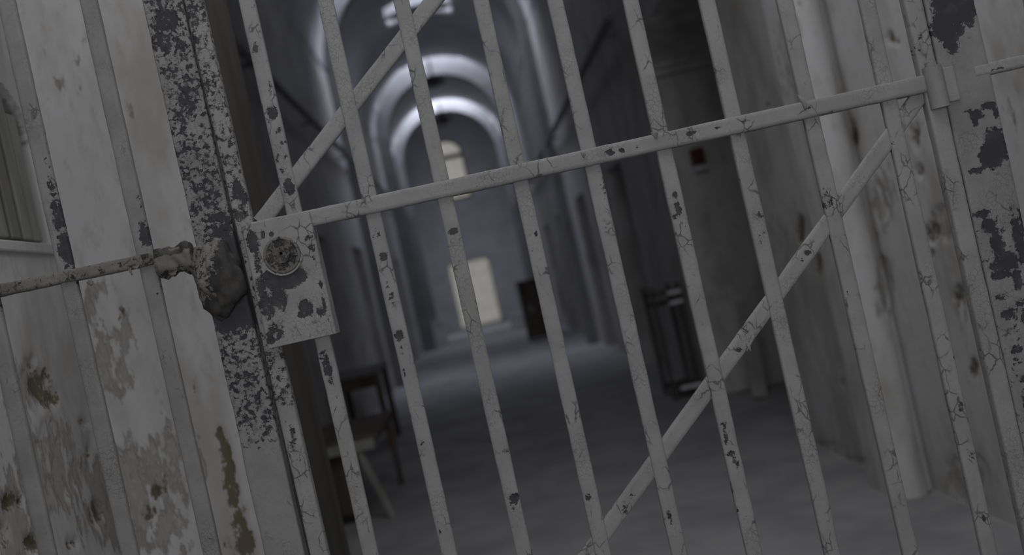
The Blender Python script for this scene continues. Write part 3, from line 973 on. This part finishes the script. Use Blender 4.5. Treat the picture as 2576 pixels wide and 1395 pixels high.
# ---------------------------------------------------------------- fixed grille on the right
rg = empty('fixed_grille', (1.2, YG, 0.0))
tag(rg, 'right fixed panel beside the gate with a wide post of cracked paint', 'grille')
RB = rg.location
RW = [(2375, 20, 40, 50, 1.2), (2420, 25, 30, 40, 1.2), (2362, 75, 26, 34, 1.2), (2385, 105, 20, 34, 1.1), (2432, 55, 12, 20, 1.0), (2395, 70, 26, 30, 1.0),
      (2448, 292, 20, 14, 1.1), (2446, 306, 8, 18, 1.0), (2478, 268, 20, 10, 1.1), (2497, 285, 9, 18, 1.0), (2425, 283, 12, 6, .9),
      (2497, 355, 26, 30, 1.2), (2485, 395, 30, 32, 1.2), (2512, 370, 16, 40, 1.1), (2450, 430, 22, 9, 1.0), (2478, 330, 8, 8, .9),
      (2462, 538, 24, 9, 1.0), (2480, 570, 20, 26, 1.0), (2500, 610, 18, 40, 1.1), (2525, 660, 34, 26, 1.1), (2510, 690, 26, 14, 1.0), (2555, 600, 14, 60, 1.1), (2550, 700, 14, 34, 1.0), (2490, 672, 16, 16, .8), (2570, 560, 14, 40, 1.0), (2540, 560, 10, 12, .7),
      (2512, 745, 20, 7, .9), (2560, 760, 20, 8, .9), (2530, 790, 24, 14, 1), (2570, 800, 10, 30, 1), (2535, 830, 16, 10, .8), (2550, 880, 18, 12, .9), (2566, 950, 8, 12, 1), (2545, 900, 8, 8, .7), (2572, 1010, 8, 40, .9), (2345, 175, 10, 6, .5)]


def rpost_lev(X, Z, A, T):
    return 0.16 + 0.16 * (Z < G(2500, 520)[1])


vbar('post', 2379, 2691, 0.0835, 81, d=0.030, blobs=RW, lev_fn=rpost_lev, parent=rg, base=RB, mat='post_paint', yc=YG + 0.004, z0=0.0, z1=2.4, rough=0.0010)
for z in (G(2352, 222)[1], 2.0, 0.35):     # the hinge leaves are screwed to the post
    x = G(2344, 222)[0]
    MB().box(x + 0.0165, x + 0.036, YG - 0.0165, YG - 0.0105, z - 0.030, z + 0.030).build('hinge_leaf', M['paint'], rg, bevel=0.002, base=RB)
zr = G(2530, 164)[1]
bar_mesh('rail', rg, RB, (gx(2440, 164), zr), (XR0 - 0.005, zr), 0.020, 0.024, [(2500, 178, 20, 4, .6)], 0.2, seed=82, rough=0.0012)
for z in (ZTOP, ZBOT):
    bar_mesh('rail', rg, RB, (gx(2400, 0), z), (XR0 - 0.01, z), 0.03, 0.02, (), 0.15, seed=83, step=0.012)
for i in range(4):
    xt = 2379 + 62 + 207 * (i + 0.75)
    vbar('bar', xt, xt + 312, 0.0285, 90 + i, blobs=(), level=0.14, parent=rg, base=RB)

# ---------------------------------------------------------------- things in the corridor
# low bench by the left wall
b = empty('bench', (-1.06, 5.7, 0))
tag(b, 'low dark bench with a pale front leg by the left corridor wall', 'bench')
BB = b.location
MB().box(-1.37, -0.72, 5.24, 6.2, 0.43, 0.475).build('seat', M['dark_wood'], b, bevel=0.006, base=BB)
MB().box(-1.36, -0.74, 5.225, 5.245, 0.40, 0.455).build('seat_edge', M['slat'], b, base=BB)
for (x, y, m) in ((-0.745, 5.262, 'slat'), (-1.33, 5.275, 'dark_wood'), (-0.755, 6.15, 'dark_wood'), (-1.33, 6.15, 'dark_wood')):
    MB().beam((x - (0.10 if m == 'slat' else 0), y, 0.43), (x + (0.02 if m == 'slat' else 0), y, 0.0), 0.035, 0.035).build('leg', M[m], b, base=BB)
MB().box(-1.34, -0.86, 5.29, 5.315, 0.06, 0.42).build('side_panel', M['dark_wood'], b, base=BB)

# desk further down the left wall
b = empty('desk', (-1.1, 8.15, 0))
tag(b, 'small dark desk against the left corridor wall beyond the bench', 'desk')
BB = b.location
MB().box(-1.36, -0.93, 7.8, 8.5, 0.62, 0.66).build('desk_top', M['pipe'], b, bevel=0.004, base=BB)
for x in (-1.33, -0.97):
    for y in (7.84, 8.46):
        MB().box(x - 0.025, x + 0.025, y - 0.025, y + 0.025, 0, 0.62).build('leg', M['dark_wood'], b, base=BB)
MB().box(-1.34, -0.95, 7.83, 7.86, 0.52, 0.62).build('apron', M['dark_wood'], b, base=BB)

# narrow metal stand by the right wall
b = empty('metal_stand', (1.32, 7.2, 0))
tag(b, 'narrow dark metal stand with pale shelf edges by the right wall', 'stand')
BB = b.location
for x in (1.245, 1.435):
    for y in (7.02, 7.38):
        MB().box(x - 0.014, x + 0.014, y - 0.014, y + 0.014, 0, 0.84).build('leg', M['jamb_shade_stand'], b, base=BB)
for z in (0.775, 0.70, 0.075):
    s = MB().box(1.235, 1.445, 7.0, 7.4, z, z + 0.012).build('shelf', M['jamb_shade_stand'], b, base=BB)
    MB().box(1.345 - (0.05 if z < 0.5 else 0), 1.445, 6.985, 7.0, z - 0.006, z + 0.018).build('shelf_edge', M['white'], s, base=BB)

# board leaning in the alcove
b = MB().beam((1.66, 6.30, 0.01), (1.80, 6.70, 0.62), 0.10, 0.03, up=(0, 1, 0.2)).build('leaning_board', M['pale_wood'], bevel=0.004, base=(1.66, 6.30, 0))
tag(b, 'short pale board leaning in the dark alcove on the right', 'board')

# fire alarm box on the alcove's far jamb
ax_, az_ = on_y(1757, 405, 6.80)
b = empty('fire_alarm', (ax_, 6.815, az_ - 0.08))
tag(b, 'small red alarm box with white plate inside the right alcove', 'alarm box')
BB = b.location
MB().box(ax_ - 0.045, ax_ + 0.045, 6.77, 6.835, az_ - 0.02, az_ + 0.09).build('housing', M['red'], b, bevel=0.004, base=BB)
MB().box(ax_ - 0.04, ax_ + 0.045, 6.762, 6.835, az_ - 0.065, az_ - 0.035).build('plate', M['white'], b, bevel=0.003, base=BB)

# dark cabinet near the far end
b = empty('cabinet', (0.93, 16.3, 0))
tag(b, 'dark waist-high cabinet standing right of the bright door', 'cabinet')
BB = b.location
MB().box(0.66, 1.2, 16.1, 16.5, 0.05, 1.0).build('body', M['dark_iron'], b, bevel=0.008, base=BB)
MB().box(0.64, 1.22, 16.07, 16.52, 1.0, 1.04).build('top', M['dark_wood'], b, bevel=0.004, base=BB)
for x in (0.67, 0.935):
    dd = MB().box(x, x + 0.255, 16.08, 16.1, 0.08, 0.97).build('door', M['dark_wood'], b, base=BB)
    MB().box(x + 0.12, x + 0.135, 16.06, 16.08, 0.5, 0.6).build('handle', M['white'], dd, base=BB)
for x in (0.70, 1.16):
    for y in (16.14, 16.46):
        MB().box(x - 0.02, x + 0.02, y - 0.02, y + 0.02, 0, 0.05).build('foot', M['dark_iron'], b, base=BB)


def crate(x, y, w, h, label):
    b = empty('crate', (x, y, 0))
    tag(b, label, 'crate')
    BB = b.location
    MB().box(x - w / 2, x + w / 2, y - w / 2, y + w / 2, 0, h).build('body', M['white'], b, bevel=0.006, base=BB)
    MB().box(x - w / 2 - 0.015, x + w / 2 + 0.015, y - w / 2 - 0.015, y + w / 2 + 0.015, h, h + 0.04).build('lid', M['white'], b, bevel=0.006, base=BB)


crate(0.68, 20.9, 0.30, 0.30, 'pale crate on the floor right of the bright door')
crate(-1.02, 20.9, 0.28, 0.52, 'taller pale crate on the floor left of the bright door')


# hanging lamps at the top of the vault
def lamp(x, y, z, label):
    b = empty('pendant_lamp', (x, y, z))
    tag(b, label, 'lamp', group='lamps hanging from the vault')
    BB = b.location
    MB().tube((x, y, z + 0.1), (x, y, 5.6), 0.02).build('stem', M['dark_iron'], b, True, base=BB)
    MB().tube((x, y, z), (x, y, z + 0.14), 0.26, 0.12, seg=24).build('lamp_shade', M['dark_iron'], b, True, base=BB)
    MB().tube((x, y, z - 0.06), (x, y, z), 0.05, 0.08).build('bulb_guard', M['dark_iron'], b, True, base=BB)


lamp(0.03, 18.5, 5.12, 'dark lamp hanging in front of the bright middle arch')
lamp(0.05, 22.8, 5.10, 'dark lamp hanging in front of the farthest bright arch')


# service pipes along the corridor walls
def pipe(x, z, wallx, y0, y1, r, label):
    b = empty('service_pipe', (x, y0, z))
    tag(b, label, 'pipe')
    BB = b.location
    MB().tube((x, y0, z), (x, y1, z), r, seg=14).build('tube', M['pipe'], b, True, base=BB)
    y = y0 + 0.4
    while y < y1:
        a, c2 = sorted((x, wallx))
        MB().box(a, c2, y - 0.02, y + 0.02, z - r - 0.015, z - r + 0.01).build('bracket', M['pipe'], b, base=BB)
        y += 2.6


pipe(XR1 - 0.10, 2.84, XR1 - 0.004, 6.95, 25.9, 0.035, 'dark pipe running along the right corridor wall')
pipe(XL1 + 0.10, 3.18, XL1 + 0.004, 4.2, 25.9, 0.035, 'dark pipe running high along the left corridor wall')
